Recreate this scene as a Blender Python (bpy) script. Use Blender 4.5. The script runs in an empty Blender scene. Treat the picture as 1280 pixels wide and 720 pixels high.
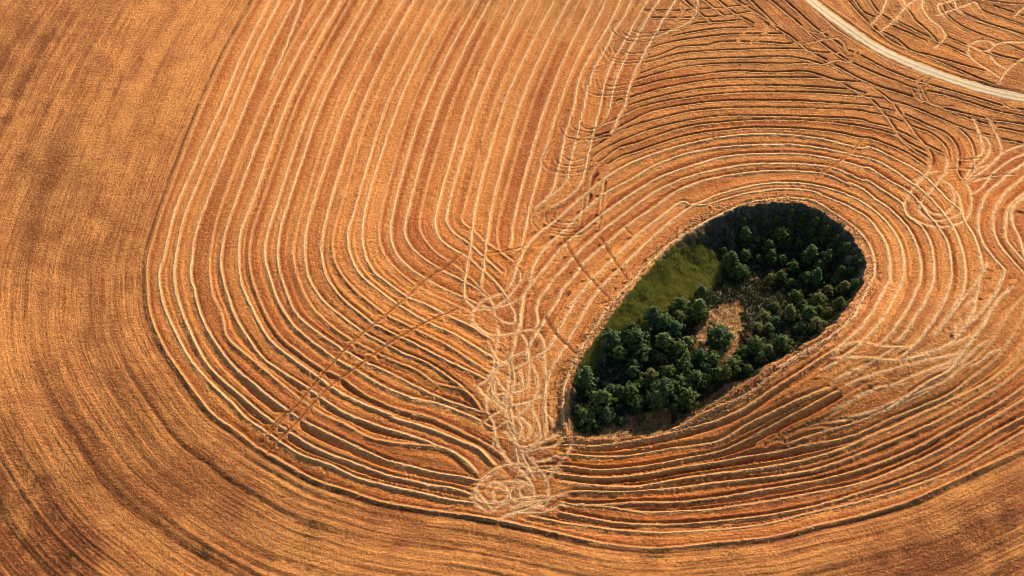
import bpy, math, random
import numpy as np
from mathutils import Vector, Matrix
random.seed(7); rng = np.random.default_rng(7)
sc = bpy.context.scene
C = sc.collection

# ------------------------------------------------------------------ camera, sky, sun, exposure
PITCH = math.radians(50.0); DIST = 609.0; HFOV = math.radians(35.0)
cam_d = bpy.data.cameras.new('camera'); cam_d.sensor_fit = 'HORIZONTAL'
cam_d.angle = HFOV; cam_d.clip_start = 1.0; cam_d.clip_end = 20000.0
cam = bpy.data.objects.new('camera', cam_d); C.objects.link(cam)
CAM = np.array([0.0, -DIST*math.cos(PITCH), DIST*math.sin(PITCH)])
cam.location = CAM.tolist(); cam.rotation_euler = (math.pi/2-PITCH, 0, 0)
sc.camera = cam

SUN_AZ = math.radians(30.0)          # from +Y (away from the viewer) towards +X (right)
SUN_EL = math.radians(26.0)
SUNV = np.array([math.sin(SUN_AZ)*math.cos(SUN_EL), math.cos(SUN_AZ)*math.cos(SUN_EL), math.sin(SUN_EL)])
world = bpy.data.worlds.new('World'); sc.world = world; world.use_nodes = True
wn = world.node_tree.nodes; wl = world.node_tree.links
sky = wn.new('ShaderNodeTexSky'); sky.sky_type = 'NISHITA'; sky.sun_disc = False
sky.sun_elevation = SUN_EL; sky.sun_rotation = SUN_AZ
wn['Background'].inputs['Strength'].default_value = 0.075
wl.new(sky.outputs['Color'], wn['Background'].inputs['Color'])
sl = bpy.data.lights.new('sun', 'SUN'); sl.energy = 5.0; sl.angle = math.radians(0.5); sl.color = (1.0, 0.87, 0.70)
so = bpy.data.objects.new('sun', sl); C.objects.link(so); so.location = (200, 200, 300)
so.rotation_euler = Vector((-SUNV).tolist()).to_track_quat('-Z', 'Y').to_euler()
sc.view_settings.view_transform = 'Standard'; sc.view_settings.look = 'None'
sc.view_settings.exposure = 0.88; sc.view_settings.gamma = 1.0
sc.render.engine = 'CYCLES'
sc.cycles.pixel_filter_type = 'BLACKMAN_HARRIS'; sc.cycles.filter_width = 0.9
sc.cycles.max_bounces = 4; sc.cycles.diffuse_bounces = 2

# ------------------------------------------------------------------ picking points of the photograph out on the ground
TX = math.tan(HFOV/2)
def rays(px):
    px = np.asarray(px, float).reshape(-1, 2)
    u = (px[:, 0]-640)/640*TX; v = (360-px[:, 1])/640*TX
    f = np.array([0, math.cos(PITCH), -math.sin(PITCH)]); up = np.array([0, math.sin(PITCH), math.cos(PITCH)])
    return f[None]+u[:, None]*np.array([1., 0, 0])[None]+v[:, None]*up[None]
def flat(px):
    d = rays(px); t = -CAM[2]/d[:, 2]
    return (CAM+d*t[:, None])[:, :2]
def G(px, py, rx, ry, rot=0.0):        # a broad smooth swell of ground standing at a place of the field
    c = flat([(px, py)])[0]; ca, sa = math.cos(math.radians(rot)), math.sin(math.radians(rot))
    def f(x, y):
        dx, dy = x-c[0], y-c[1]
        a, b = dx*ca+dy*sa, -dx*sa+dy*ca
        return np.exp(-(a/rx)**2-(b/ry)**2)
    return f
SWELLS = [(5.5, G(1010, 450, 48, 26, 35)), (-4.5, G(950, 585, 70, 24, 15)), (2.5, G(1180, 330, 40, 60)),
          (-3.0, G(600, 440, 28, 65, -15)), (2.6, G(380, 330, 50, 75)), (-2.0, G(330, 640, 90, 30)),
          (3.0, G(120, 120, 60, 70)), (-2.5, G(40, 330, 50, 50)), (2.0, G(120, 560, 60, 45)), (3.0, G(1120, 40, 90, 50)),
          (-2.0, G(690, 230, 35, 60)), (2.0, G(900, 150, 60, 40))]
def base(x, y):
    z = np.zeros_like(x)
    for a, f in SWELLS: z = z+a*f(x, y)
    e = -(y+28.0)/14.0                 # the land falls away towards the near side
    return z-.10*14.0*np.where(e > 20, e, np.log1p(np.exp(np.minimum(e, 20))))
def ground(px):                        # photo point -> world point on the swelling ground
    d = rays(px); z = np.zeros(len(d))
    for _ in range(12):
        t = (z-CAM[2])/d[:, 2]; p = CAM+d*t[:, None]; z = base(p[:, 0], p[:, 1])
    p[:, 2] = z
    return p
def Z(x0, y0, s, txt):                 # points read off an enlarged part of the photo
    return [(x0+float(a)/s, y0+float(b)/s) for a, b in (q.split(',') for q in txt.split())]
def S(txt): return Z(0, 0, 1, txt)
def spline(pts, step=1.0):
    p = np.array(pts, float)
    if len(p) == 2: p = np.vstack([p[0], p.mean(0), p[1]])
    for end in (0, 1):                 # carry rows on past the edge of the photo
        q = p[0] if end == 0 else p[-1]
        if q[0] < 6 or q[0] > 1274 or q[1] < 6 or q[1] > 714:
            r = p[1] if end == 0 else p[-2]
            e = q+(q-r)/np.linalg.norm(q-r)*45
            p = np.vstack([e, p]) if end == 0 else np.vstack([p, e])
    p = np.vstack([2*p[0]-p[1], p, 2*p[-1]-p[-2]]); out = []
    for i in range(1, len(p)-2):
        p0, p1, p2, p3 = p[i-1], p[i], p[i+1], p[i+2]
        k = [0]
        for a, b in ((p0, p1), (p1, p2), (p2, p3)): k.append(k[-1]+max(np.linalg.norm(b-a), 1e-3)**.5)
        n = max(2, int(np.linalg.norm(p2-p1)/step)); t = np.linspace(k[1], k[2], n, endpoint=False)[:, None]
        A1 = (k[1]-t)/(k[1]-k[0])*p0+(t-k[0])/(k[1]-k[0])*p1; A2 = (k[2]-t)/(k[2]-k[1])*p1+(t-k[1])/(k[2]-k[1])*p2
        A3 = (k[3]-t)/(k[3]-k[2])*p2+(t-k[2])/(k[3]-k[2])*p3
        B1 = (k[2]-t)/(k[2]-k[0])*A1+(t-k[0])/(k[2]-k[0])*A2; B2 = (k[3]-t)/(k[3]-k[1])*A2+(t-k[1])/(k[3]-k[1])*A3
        out.append((k[2]-t)/(k[2]-k[1])*B1+(t-k[1])/(k[2]-k[1])*B2)
    out.append(p[-2][None]); return np.vstack(out)

# ------------------------------------------------------------------ the rows, loops and tracks
X0 = [319,337,349,368,397,411,427,439,458,471,489,503,518,533,550,562,581,597,613,626,644,659,677,693,711,724,741,758]
X1 = [252,275,288,306,325,339,357,369,387,400,418,431.5,451,462.5,481,496,514,529,548,563,582,596.5,615,628,648,663,681,697.5]
X2 = [203,219,233,254,274,290.5,311,324,343,357,377,389,410,424,443,456,477,491.5,510,526,546,559,579,593,614,626,644.5,661]
c7 = lambda t: Z(160, 260, 5.333, t)
c8 = lambda t: Z(380, 260, 5.333, t)
c9 = lambda t: Z(160, 390, 5.333, t)
c10 = lambda t: Z(380, 390, 5.333, t)
c11 = lambda t: Z(300, 500, 5.333, t)
c12 = lambda t: Z(500, 520, 5.333, t)
e8 = lambda t: Z(560, 260, 8, t)
k6 = lambda t: Z(570, 340, 6.54, t)
k7 = lambda t: Z(570, 440, 6.54, t)
k8 = lambda t: Z(560, 540, 6, t)
t3 = lambda t: Z(700, 0, 5.333, t)
t6 = lambda t: Z(600, 130, 5.333, t)
q4 = lambda t: Z(680, 250, 4.236, t)
h5 = lambda t: Z(820, 120, 4.923, t)
a5 = lambda t: Z(840, 0, 5.333, t)
r0 = lambda t: Z(1060, 0, 5.805, t)
r1 = lambda t: Z(1060, 110, 5.805, t)
r2 = lambda t: Z(1060, 220, 5.805, t)
r3 = lambda t: Z(1060, 330, 5.805, t)
f5 = lambda t: Z(1040, 400, 5.333, t)
g4 = lambda t: Z(700, 540, 4, t)
g3 = lambda t: Z(900, 560, 3.368, t)
d9 = lambda t: Z(900, 450, 5.333, t)
TAIL = {
 0: S('192,297 184.5,322 183.5,344 184.5,372 188,395 201,427.5 214,450 237,482 265,517.5 300,543 319,558 356,580 394,601 441,616 469,625.6 506,633 537,638 575,643 622,651 700,667.5 750,679 800,685 837,685 875,681 940,675 959,673 1019,658 1078,644.6 1137.5,627 1197,600 1240,580 1278,562'),
 1: c7('265,200 238,330 205,430 212,550 250,690')+c9('310,130 380,270 450,370 560,490 690,610')+c11('43,128 150,200 260,280 400,370 600,440 750,510 1000,580')+c12('0,488 200,530 350,565 480,580'),
 2: c7('350,150 320,300 305,420 315,540')+c9('355,0 400,110 470,260 540,370 640,470 760,570')+c11('183,123 300,200 450,300 600,370 800,440 1000,510')+c12('0,417 200,460 350,485 500,530'),
 3: c7('445,180 425,320 415,450 440,550')+c9('475,0 550,160 640,290 720,380 870,510')+c11('310,70 450,160 650,260 850,350 1000,410')+c12('0,320 200,370 350,400 510,430'),
 4: c7('560,200 540,330 545,500 570,600')+c9('615,0 660,170 760,270 850,340 980,450')+c11('430,20 550,100 700,170 850,250 1000,285')+c12('0,187 200,205 320,230 400,280 490,370'),
 5: c7('650,150 620,300 618,400 650,550')+c9('700,0 750,100 830,220 900,310 1010,390 1200,510')+c11('560,5 700,95 850,150 1000,200')+c12('0,113 150,160 250,205 350,240 450,310 510,380'),
 6: c7('750,150 735,300 740,430 770,550')+c9('840,10 930,170 1000,240 1120,330 1260,430')+c10('220,530 400,620 600,700')+c11('1000,112')+c12('0,28 200,90 400,170 520,220 620,320'),
 7: c7('820,180 805,330 820,460 870,600')+c9('910,0 960,90 1040,190 1140,270 1280,370')+c10('250,440 400,550 600,640 800,690')+c11('1150,100')+c12('200,10 400,100 500,150 620,220 700,280'),
 8: c7('920,200 910,330 945,470 985,590')+c9('1040,0 1100,90 1200,180')+c10('107,240 200,310 330,380 480,470 600,530 750,580 900,612 1000,650 1150,715')+S('618,537'),
 9: c7('1010,160 995,310 1010,430 1050,550')+c9('1110,0 1200,90')+c10('107,150 250,245 400,332 560,402 700,475 860,552 930,582 1100,640 1180,670'),
 10: c7('1110,180 1095,310 1125,450 1165,560 1240,680')+c10('200,110 320,190 450,260 580,320 750,390 870,470 1060,520 1110,560 1180,650'),
 11: c8('15,130 5,200 5,350 30,470 110,600 240,715')+c10('400,140 550,220 650,270 800,330 900,390 1050,500'),
 12: c8('120,200 115,330 150,460 230,580 380,710')+c10('460,80 600,150 750,220 900,300 1000,350 1190,440'),
 13: c8('190,180 190,300 220,400 300,510 420,620 540,712')+c10('700,100 800,150 950,220 1100,320 1240,410'),
 14: c8('290,180 300,300 370,440 480,540 630,650')+c10('730,21 850,85 1000,150 1100,210 1260,310'),
 15: c8('385,180 400,300 460,420 590,530 690,600 800,645 950,715')+c10('1130,105 1260,190'),
 16: c8('495,180 520,290 600,400 750,520 900,600 1110,695'),
 17: c8('575,180 610,300 700,400 820,480 950,550 1070,600 1160,640'),
 18: c8('670,170 720,270 800,340 910,410 1060,490 1170,550'),
 19: c8('765,130 800,210 880,300 980,370 1070,440')+k6('80,30 200,130 270,205'),
 20: c8('870,100 900,200 980,270 1100,340')+e8('330,620 430,700')+k6('380,160 430,230'),
 21: c8('950,90 990,160 1110,250')+e8('360,500 520,650'),
 22: c8('1045,70 1060,105 1110,140')+e8('400,370 500,430 640,540'),
 23: c8('1120,150 1100,330 1075,450 1065,560 1075,620'),
 24: c8('1220,200 1200,360 1180,500 1170,540'),
 25: e8('490,200 490,350 530,450 640,540'),
 26: e8('640,200 630,350 612,400'),
 27: e8('770,200 735,350 715,410 640,470'),
}
ROWS = []      # (points, ribbon width, ribbon height, straw, groove, ridge, furrow on the shaded side, noise threshold)
for i in range(28):
    pts = [(X0[i], 0), (X0[i]+(X1[i]-X0[i])*.52-3, 70), (X1[i], 135), (X2[i], 262)]+TAIL[i]
    weak = (i % 3 == 1) and i > 2
    strong = i in (2, 3, 5, 7, 10, 13, 15)
    if i == 0: weak = True
    ROWS.append((pts, .8 if not weak else .65, .11 if not weak else .085, .45 if not weak else .2, .30 if not weak else .2, .20, .6 if strong else .15, .0 if not weak else .3))
LROWS = len(ROWS)
for p in [t3('405,0 340,140 230,330 150,470 110,580 90,710')+S('705,173 697.5,212 688,242 682,250 669,261'),
          t3('480,0 420,120 360,210 300,330 230,460 180,600 160,700')+S('720,173 711,211 707,229 686,248 669,262'),
          t3('590,0 520,110 450,240 360,400 300,540 265,710')+S('739,175 729,220 724,233 707,250 684,262'),
          t3('660,0 590,110 510,250 420,420 360,570 330,710')+S('759,147'),
          t3('770,0 720,80 640,210 560,360 490,500 450,620 430,710')+S('776,141 763,168'),
          t3('915,0 900,100 850,160 750,200 640,250'), S('377,5 366,35 352,70 338,100')]:
    ROWS.append((p, .95, .14, .55, .22, .14, .08, .0))
RR = [  # rows of the far side, running level above the hollow, numbered outwards
 t3('1240,40 1050,60 850,75 560,75'), t3('1280,85 1150,105 1000,120 800,125 620,125'), t3('1200,145 1050,155 900,165 850,185 640,215'),
 t3('760,245 850,225 1050,200 1280,195'),
 t3('590,335 700,295 800,275 1000,250')+a5('440,237 640,235 740,240'),
 t3('530,410 650,380 740,345 800,320 1000,305')+a5('300,290 640,293 740,303 830,295'),
 t3('540,435 700,390 800,365 1000,345')+a5('500,338 740,335 880,340 950,355 1090,360'),
 t3('550,495 680,450 800,415 1050,395')+a5('500,392 780,388 900,410 1000,435 1130,405'),
 t3('470,555 650,500 850,450 1050,430')+a5('400,428 740,432 900,430 1050,445 1140,490'),
 t3('470,595 600,565 700,540 900,510 1080,485')+a5('470,480 640,490 900,487 980,510 1080,540 1200,600 1280,630'),
 t3('350,690 500,650 650,605 850,565 1050,535')+a5('500,527 700,525 1000,530 1100,545 1260,555'),
 t3('450,715 560,680 700,645 900,605 1100,585')+a5('640,577 900,585 1180,605'),
 S('742,162 769,150.6 797,137 831,128')+t3('850,660 1000,640 1280,622')+a5('750,622 1000,627 1260,648')+S('1103,125'),
 S('740,174 761,167 787,154 815,141 850,134')+h5('400,40 640,35 850,35 1280,65')+r1('170,140 340,182'),
 S('737,190 763,173 774,166 802,156')+h5('0,155 200,105 400,85 640,78 900,80 1280,105')+r1('140,190 300,220 410,265 500,300 600,340 700,430 720,500'),
 S('737,203 750,192 769,181 799,169')+h5('0,205 200,160 380,132 640,130 960,135 1280,160')+r1('150,262 300,295 390,335 490,385 600,440 700,490'),
 S('731,263 735,242 739,220 750,205 762,196 775,186 797,180')+h5('0,255 200,195 400,170 640,152 860,153 1100,172 1280,200')+r1('200,310 360,360 440,410 550,465'),
 S('750,263 752,242 754,226 761,211 774,199 802.5,189')+h5('0,310 200,250 400,220 580,203 850,205 1100,230 1280,265')+r1('150,370 300,425 420,480 570,580'),
]
for i, p in enumerate(RR): ROWS.append((p, .8, .09, .12, .58, .16, .05, .25))
RC = [  # rows that go right round the hollow
 e8('650,700 700,560 780,400 930,240 1100,110 1220,0')+S('735,241 759,222 787.5,205')+h5('0,355 250,285 450,250 700,235 950,252 1280,320')+r1('150,425 330,510 450,570 560,650')+r2('640,90 740,190 820,260 850,340 900,420 950,550 975,700'),
 e8('820,710 850,600 950,430 1130,260 1280,110')+S('754,244 787.5,226')+h5('0,428 200,357 400,317 640,300 870,300 1100,337 1280,377')+r1('150,508 300,578 470,700')+r2('500,80 590,160 690,270 750,360 800,460 835,600 845,720')+r3('830,200 780,300 700,420 620,520'),
 k6('500,480 520,420 530,330 550,200 620,90 700,0')+q4('100,250 220,150 320,70 420,0')+h5('0,515 200,440 400,378 640,355 900,358 1130,398 1280,438')+r1('150,578 300,678')+r2('440,120 570,270 650,370 715,480 740,600 745,720')+r3('740,130 690,280 610,420 520,550 380,690'),
 k6('640,480 665,400 655,320 680,230 760,110 860,0')+q4('170,290 300,170 420,80 530,0')+h5('0,590 200,503 400,448 600,418 850,416 1100,446 1280,520')+r2('120,25 250,105 400,215 420,280 530,370 590,480 615,600 620,720')+r3('610,150 560,270 480,400 400,520 350,570'),
 k6('560,690 600,600 700,440 790,300 880,140 1000,0')+q4('190,360 320,240 440,140 570,50 640,0')+h5('120,595 300,522 640,464 900,464 1050,484 1200,550')+r2('0,50 100,90 200,170 300,240 410,350 480,470 520,600 525,720')+r3('520,120 470,250 400,380 310,510 230,590'),
 k6('620,715 740,640 820,520 920,330 1047,150')+q4('130,580 250,430 360,320 480,200 620,90 740,10')+h5('210,675 400,604 640,546 880,536 1050,566')+r2('0,140 150,220 270,330 360,460 400,600 400,720')+r3('395,100 350,220 290,330 220,440 120,550 0,650')+S('1030,462'),
 S('683,538 681,513 682,486')+k7('750,210 800,110 870,0')+q4('145,720 220,580 290,480 400,370 530,240 680,110 800,30')+h5('300,672 500,614 750,574 950,584 1050,624')+r2('0,220 130,300 200,380 270,500 300,620 300,720')+r3('300,120 240,230 190,330 110,440 0,550')+S('1040,443'),
 S('985,247 1018,252 1040,265.5 1060,279 1074,291 1084,304 1091,323 1092,344')+r3('185,100 120,220 70,330 0,420')+S('1040,420 1010,437 975,459'),
 S('707.6,538 704.5,527')+k7('870,400 890,270 940,130 1010,0')+q4('250,720 330,580 450,450 580,310 720,200 850,120 932,80')+S('930,256 960,250 985,247'),
]
for i, p in enumerate(RC): ROWS.append((p, 1.3, .13, .5, .45, .16, .15, -.1))
RP = [  # rows east and south of the hollow
 r2('1140,690 1040,580 970,470 940,370 945,280 970,200 1010,130 1100,50')+S('1262,218 1278,206'),
 r2('1277,710 1150,570 1070,450 1050,370 1060,270 1100,180 1170,100 1277,10'),
 r2('1277,620 1200,540 1140,450 1140,350 1160,250 1230,170 1277,130'),
 r2('1277,575 1240,450 1185,330 1200,230 1277,165'),
 r3('1010,0 960,100 930,230 900,360 820,480 750,570 600,650 400,700'),
 S('1265,359 1246,376.5')+f5('1010,30 950,110 870,220 780,340 640,420 450,550 330,620'),
 S('1256,339 1244,368 1222,394 1208,407'),
 S('1280,371 1263,388.6')+f5('1130,30 1050,160 950,270 880,310 780,400 560,520 350,610 150,690')+S('1020,543 980,556'),
 S('1280,390')+f5('1240,30 1160,170 1080,270 960,370 800,490 600,580 400,660')+S('1068,545 1000,559 974,564.5 940,570 900,577.5 850,585 800,594 750,597.5 700,592.5 672,588'),
 f5('1280,180 1220,270 1080,390 900,490 680,590 470,690')+S('1090,546 1057,560 1019,572 974,582 940,587 862.5,597.5 812.5,606 787.5,609 737.5,606 700,602.5'),
 f5('1280,310 1150,420 950,540 720,670 620,715')+S('1096,560 1063,573 1019,587 959,597 940,599 887.5,605 850,610 812.5,613 775,615 712.5,615 690,625'),
 f5('1280,450 1100,570 820,715')+S('1146,560 1078,587 1019,601.6 959,612 900,622 850,628 800,628 750,631 715,630'),
 f5('1280,530 1000,700')+S('1182,560 1123,587 1078,604.5 1019,616 959,627 940,630 887.5,637.5 837.5,640 800,640 762.5,634 715,630 700,626'),
 f5('1280,650 1150,715')+S('1212,560 1167,584 1123,601.6 1078,616 1019,633 959,644.6 940,647 875,654 837.5,656 775,654 737.5,647.5 700,640'),
 S('1280,539 1244,560 1197,587 1152,604.5 1078,627 1019,640 959,655 940,658 887.5,663 837.5,666 800,665 750,660 700,652.5 660,645'),
 S('668,584 700,582.5 750,587.5 800,584 850,575 900,564')+d9('200,520 400,410 600,310 780,210'),
 S('700,567.5 750,571 787.5,570 837.5,561 875,556')+d9('0,538 170,440 350,350 520,270 720,190'),
 S('700,557 750,557 807,549 842,541 875,532')+d9('0,395 150,330 350,200 540,80')+S('1020,452 1045,437'),
 S('830,541 855,531 875,519')+d9('0,310 200,220 350,110 480,10')+S('1010,440 1035,424'),
]
for i, p in enumerate(RP):
    lo = i >= 7
    ROWS.append((p, .85 if lo else 1.35, .08 if lo else .13, .3 if lo else .7, .42, (.20 if i in (8, 11, 13, 15) else .13) if lo else .16, {7: .1, 8: 1.1, 9: .15, 10: .3, 11: .8, 12: .1, 13: .9, 14: .15, 15: 1.2, 16: .2, 17: .5, 18: .15}[i] if lo else .1, -.02))
RD = [  # rows beside and beyond the road
 S('853,0 868,13 887,28'), S('877.5,0 894,13 904,21'), S('896,0 919,19 939,30'), S('935.6,0 952.5,17 967.5,32'),
 S('919,0 932,9 945,17 960,28 971,37.5 984,45 996,54 1009,64 1042,82 1056,90 1077,101 1094,108.5 1132,120 1153,127 1184,138.6 1215,150.5 1235,156'),
 S('1186,138.6 1234,149 1280,157'),
 S('960,0 971,9 1001,34 1020,50.6 1046,69 1063,79 1094,93 1120,103 1143,112 1181,120 1212,129 1241,138 1280,147'),
 S('977,0 990,11 1020,37.5 1042.5,52.5 1059,64 1072,69 1103,86 1137.5,100 1170,110 1215,122 1250,132 1280,139'),
 S('1014,11 1029,24 1042.5,36 1060,48 1082,60 1112,77.5 1146,91 1170,98 1215,112 1250,123'),
 S('1110,126 1143,136 1172,148 1198,159 1224,167 1243,172'),
 S('1089,110 1112,127 1124,143 1134,155 1143,168.6 1155,182 1163,194.5 1162,206'),
 S('1060,110 1079,121 1089,127 1100,139 1110,151 1120,167 1129,179 1146,191 1160,199'),
 S('1131,145 1156.5,156.5 1184,170 1194.5,186 1196,199.6 1196,217 1205,229'), S('1198,162 1210,174 1216,191 1217,213'),
 S('1251,175 1280,181'), S('1246,160 1280,167'),
 S('1117,26 1146,40 1170,52 1189,60 1212,71'), S('1100,40 1120,50 1137.5,64 1163,71 1198,81 1232,90'), S('1112,33 1132,41 1156.5,52'),
 S('1134,14 1143,26 1157,38 1170,52'), S('1177,7 1181,17 1198,31 1224,43 1250,53 1280,65.5'), S('1179,0 1191,12 1215,24 1250,36 1280,48'),
 S('1203,17 1232,29 1280,45'), S('1215,3.5 1224,12 1250,22.4 1280,33'), S('1182,46.5 1206.5,57 1225.5,65.5'), S('1224,62 1250,71 1280,78'),
 S('1060,3 1072,17 1094,38 1120,56 1163,74 1215,96 1250,110 1280,117'), S('1085,0 1098,17 1112,26'), S('1066,0 1078,16 1096,24'), S('1243,9 1258,14 1280,22'),
 S('1240,3 1262,6 1280,7'),
]
for i, p in enumerate(RD): ROWS.append((p, .8, .09, .15, .58, .18, .08, .25))
NROWS = len(ROWS)
LOOPS = [
 k6('80,230 140,290 135,390 180,450 270,510 360,520 480,500 580,480 640,480'), k6('220,230 150,310 120,380 140,430'),
 k6('190,160 250,200 300,260 310,340 340,380 400,410 470,420 480,350 430,250 400,210'), k6('530,0 520,90 450,180 390,240 300,290 200,270'),
 k6('620,0 590,130 520,220 440,260 330,290 150,310'), k6('490,0 450,100 380,170 280,210 200,240'), k6('340,440 340,560 310,720')+k7('310,80 300,180 290,300 330,400 400,480 430,560 490,680'),
 k6('480,480 480,560 450,720')+k7('440,150 420,300 410,450 400,520 420,600 480,700'), k6('490,460 540,520 590,620 590,720')+k7('600,90 590,200 580,280 530,330 450,330 330,350 300,310'),
 k6('640,470 680,510 720,600 720,720')+k7('725,130 745,230 735,350 720,500 735,620 720,690 650,720'),
 k7('600,80 650,170 665,260 640,380 590,450 480,540 330,620'), k7('720,350 600,410 480,440 380,430 320,360 310,230'), k7('180,280 200,330 260,380 370,450 440,560'),
 k7('180,280 250,230 300,150 450,50 560,0'), k7('310,180 370,290 430,330 530,320 540,250 520,150'), k7('460,150 590,80 720,20'),
 k7('440,570 470,640 510,680 530,620 510,560 470,530'), k7('520,540 600,610 610,660 560,720'), k7('620,460 660,560 680,640 650,720'), k7('740,520 800,590 820,650 790,700'),
 k7('150,640 200,590 270,540 400,460'), k7('380,430 440,300 540,250'), k7('290,170 380,110 470,60'),
 k8('890,40 830,90 700,130 580,150'), k8('820,30 700,80 600,130'), k8('680,0 690,50 620,110 540,120'), k8('540,0 540,50 500,80'),
 k8('430,0 490,70 560,150 650,240 700,300 740,380 750,450 740,510'), k8('350,40 380,110 440,200 560,300 620,390 650,480'), k8('930,60 925,90 900,150 830,250 740,360 730,380'),
 k8('400,130 440,210 520,250 600,265 680,265'), k8('620,190 650,220 740,210 820,180'), k8('350,310 280,350 230,400 210,430'), k8('200,430 180,490 200,530 280,600'),
 k8('210,430 240,480 300,550 350,590'), k8('430,380 350,430 330,490 380,550'), k8('430,380 520,370 580,380 640,450 640,520 560,560 470,570'), k8('500,410 460,460 480,510 540,520'),
 k8('560,400 530,440 550,490 620,500'), k8('390,560 480,510 600,490 750,480'), k8('380,670 460,620 600,600 720,600 830,550 920,540'), k8('650,590 720,550 760,500 840,470 900,455'),
 k8('600,600 660,560 740,510'), k8('320,600 380,560 460,520'), k8('480,590 560,530 650,520 750,500'), k8('300,420 330,380 420,400 450,480 420,530'), k8('510,600 620,570 680,530'),
 k8('540,130 600,260 640,350'), k8('600,300 720,290 830,260'), k8('560,310 700,300 840,290'),
 r2('640,-30 540,10 450,130 410,210 420,270 500,330 600,365 720,370 840,330 890,250 890,140 860,70 830,50'), r2('720,-30 690,0 600,110 530,200 520,260 560,300 640,330 720,320 800,290 820,270'),
 r2('690,40 750,80 770,150 760,220 700,280 600,270 550,220'), r2('740,90 790,130 820,230 830,280'), r2('890,140 960,100 1010,40 1060,0'), r2('850,50 950,30 1050,0'),
 S('1217,148 1222,162 1227,179 1228,191 1218.5,201 1206.5,224'), S('1225.5,168.6 1234,175.5 1237.5,186 1232,198 1215,213'), S('1234,144.5 1242.5,162 1249.6,179 1251,191 1241,205 1220,213 1206.5,229'),
 S('1280,181 1255,191 1232,212 1208,229'), S('1280,193 1263,201 1241,217 1232,229'), S('1280,205 1258,218.6 1244,234'), S('1162,206 1160,215 1146,232'), S('1181,194 1184,205 1178,222'),
 S('1153,0 1153,10 1160,22 1177,36 1181,46.5 1169,60'), S('1212,57 1210,67 1215,74 1232,86 1250,98'), S('1236,64 1243,77.6 1260,88'), S('1280,74 1263,84.5 1253,96.6 1248,105'),
 S('1108,0 1101,17 1088,33'), S('1129,0 1131,9 1117,26 1100,41'), S('1144.5,0 1132,9 1117,28'), r0('880,330 940,300 1020,300 1060,330 1020,370 960,370 900,340'), r0('1050,330 1150,310 1277,310'), r0('720,20 650,40 660,80 700,120'), r0('1277,60 1230,100 1200,125'), r0('770,0 780,50 830,100'), r0('890,30 920,20 950,60'),
 f5('0,210 150,150 350,180 520,190'), f5('0,250 200,250 450,270 640,220 900,120'), f5('100,430 300,360 560,290 780,240 900,210'), f5('200,490 420,430 620,350 800,270 870,200'),
 f5('0,620 130,540 260,470 480,430'), f5('0,690 300,600 480,520 740,420 860,310 900,210'), f5('20,400 120,350 250,290 400,200'), f5('720,330 850,290 960,190 1040,140'), f5('870,300 970,290 1060,220 1120,200'),
 f5('850,20 820,60 830,100 880,60'), r3('990,40 900,170 820,270 720,400 620,520'), r3('850,300 930,230 960,100'), r3('1050,220 940,370 890,410'),
]
NL_K = 50
_r = random.Random(5)
for (lx, ly, ax_, ay_, n_) in [(642, 612, 46, 24, 1)]:
    for _ in range(n_):
        qx_, qy_ = lx+_r.gauss(0, ax_*.25), ly+_r.gauss(0, ay_*.25); rx0, ry0 = ax_*_r.uniform(.35, .95), ay_*_r.uniform(.35, .9); a0 = _r.uniform(.2, 2.2); sw = _r.uniform(2.6, 5.0); tl = _r.uniform(-.5, .5)
        LOOPS.append([(qx_+rx0*math.cos(a0+sw*k/9)*math.cos(tl)-ry0*math.sin(a0+sw*k/9)*math.sin(tl), qy_+rx0*math.cos(a0+sw*k/9)*math.sin(tl)+ry0*math.sin(a0+sw*k/9)*math.cos(tl)) for k in range(10)])
for (xa, ya, xb, yb) in [(622, 430, 612, 560), (634, 440, 646, 590)]:
    LOOPS.append([(xa+(xb-xa)*k/5+_r.gauss(0, 5), ya+(yb-ya)*k/5) for k in range(6)])
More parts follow.
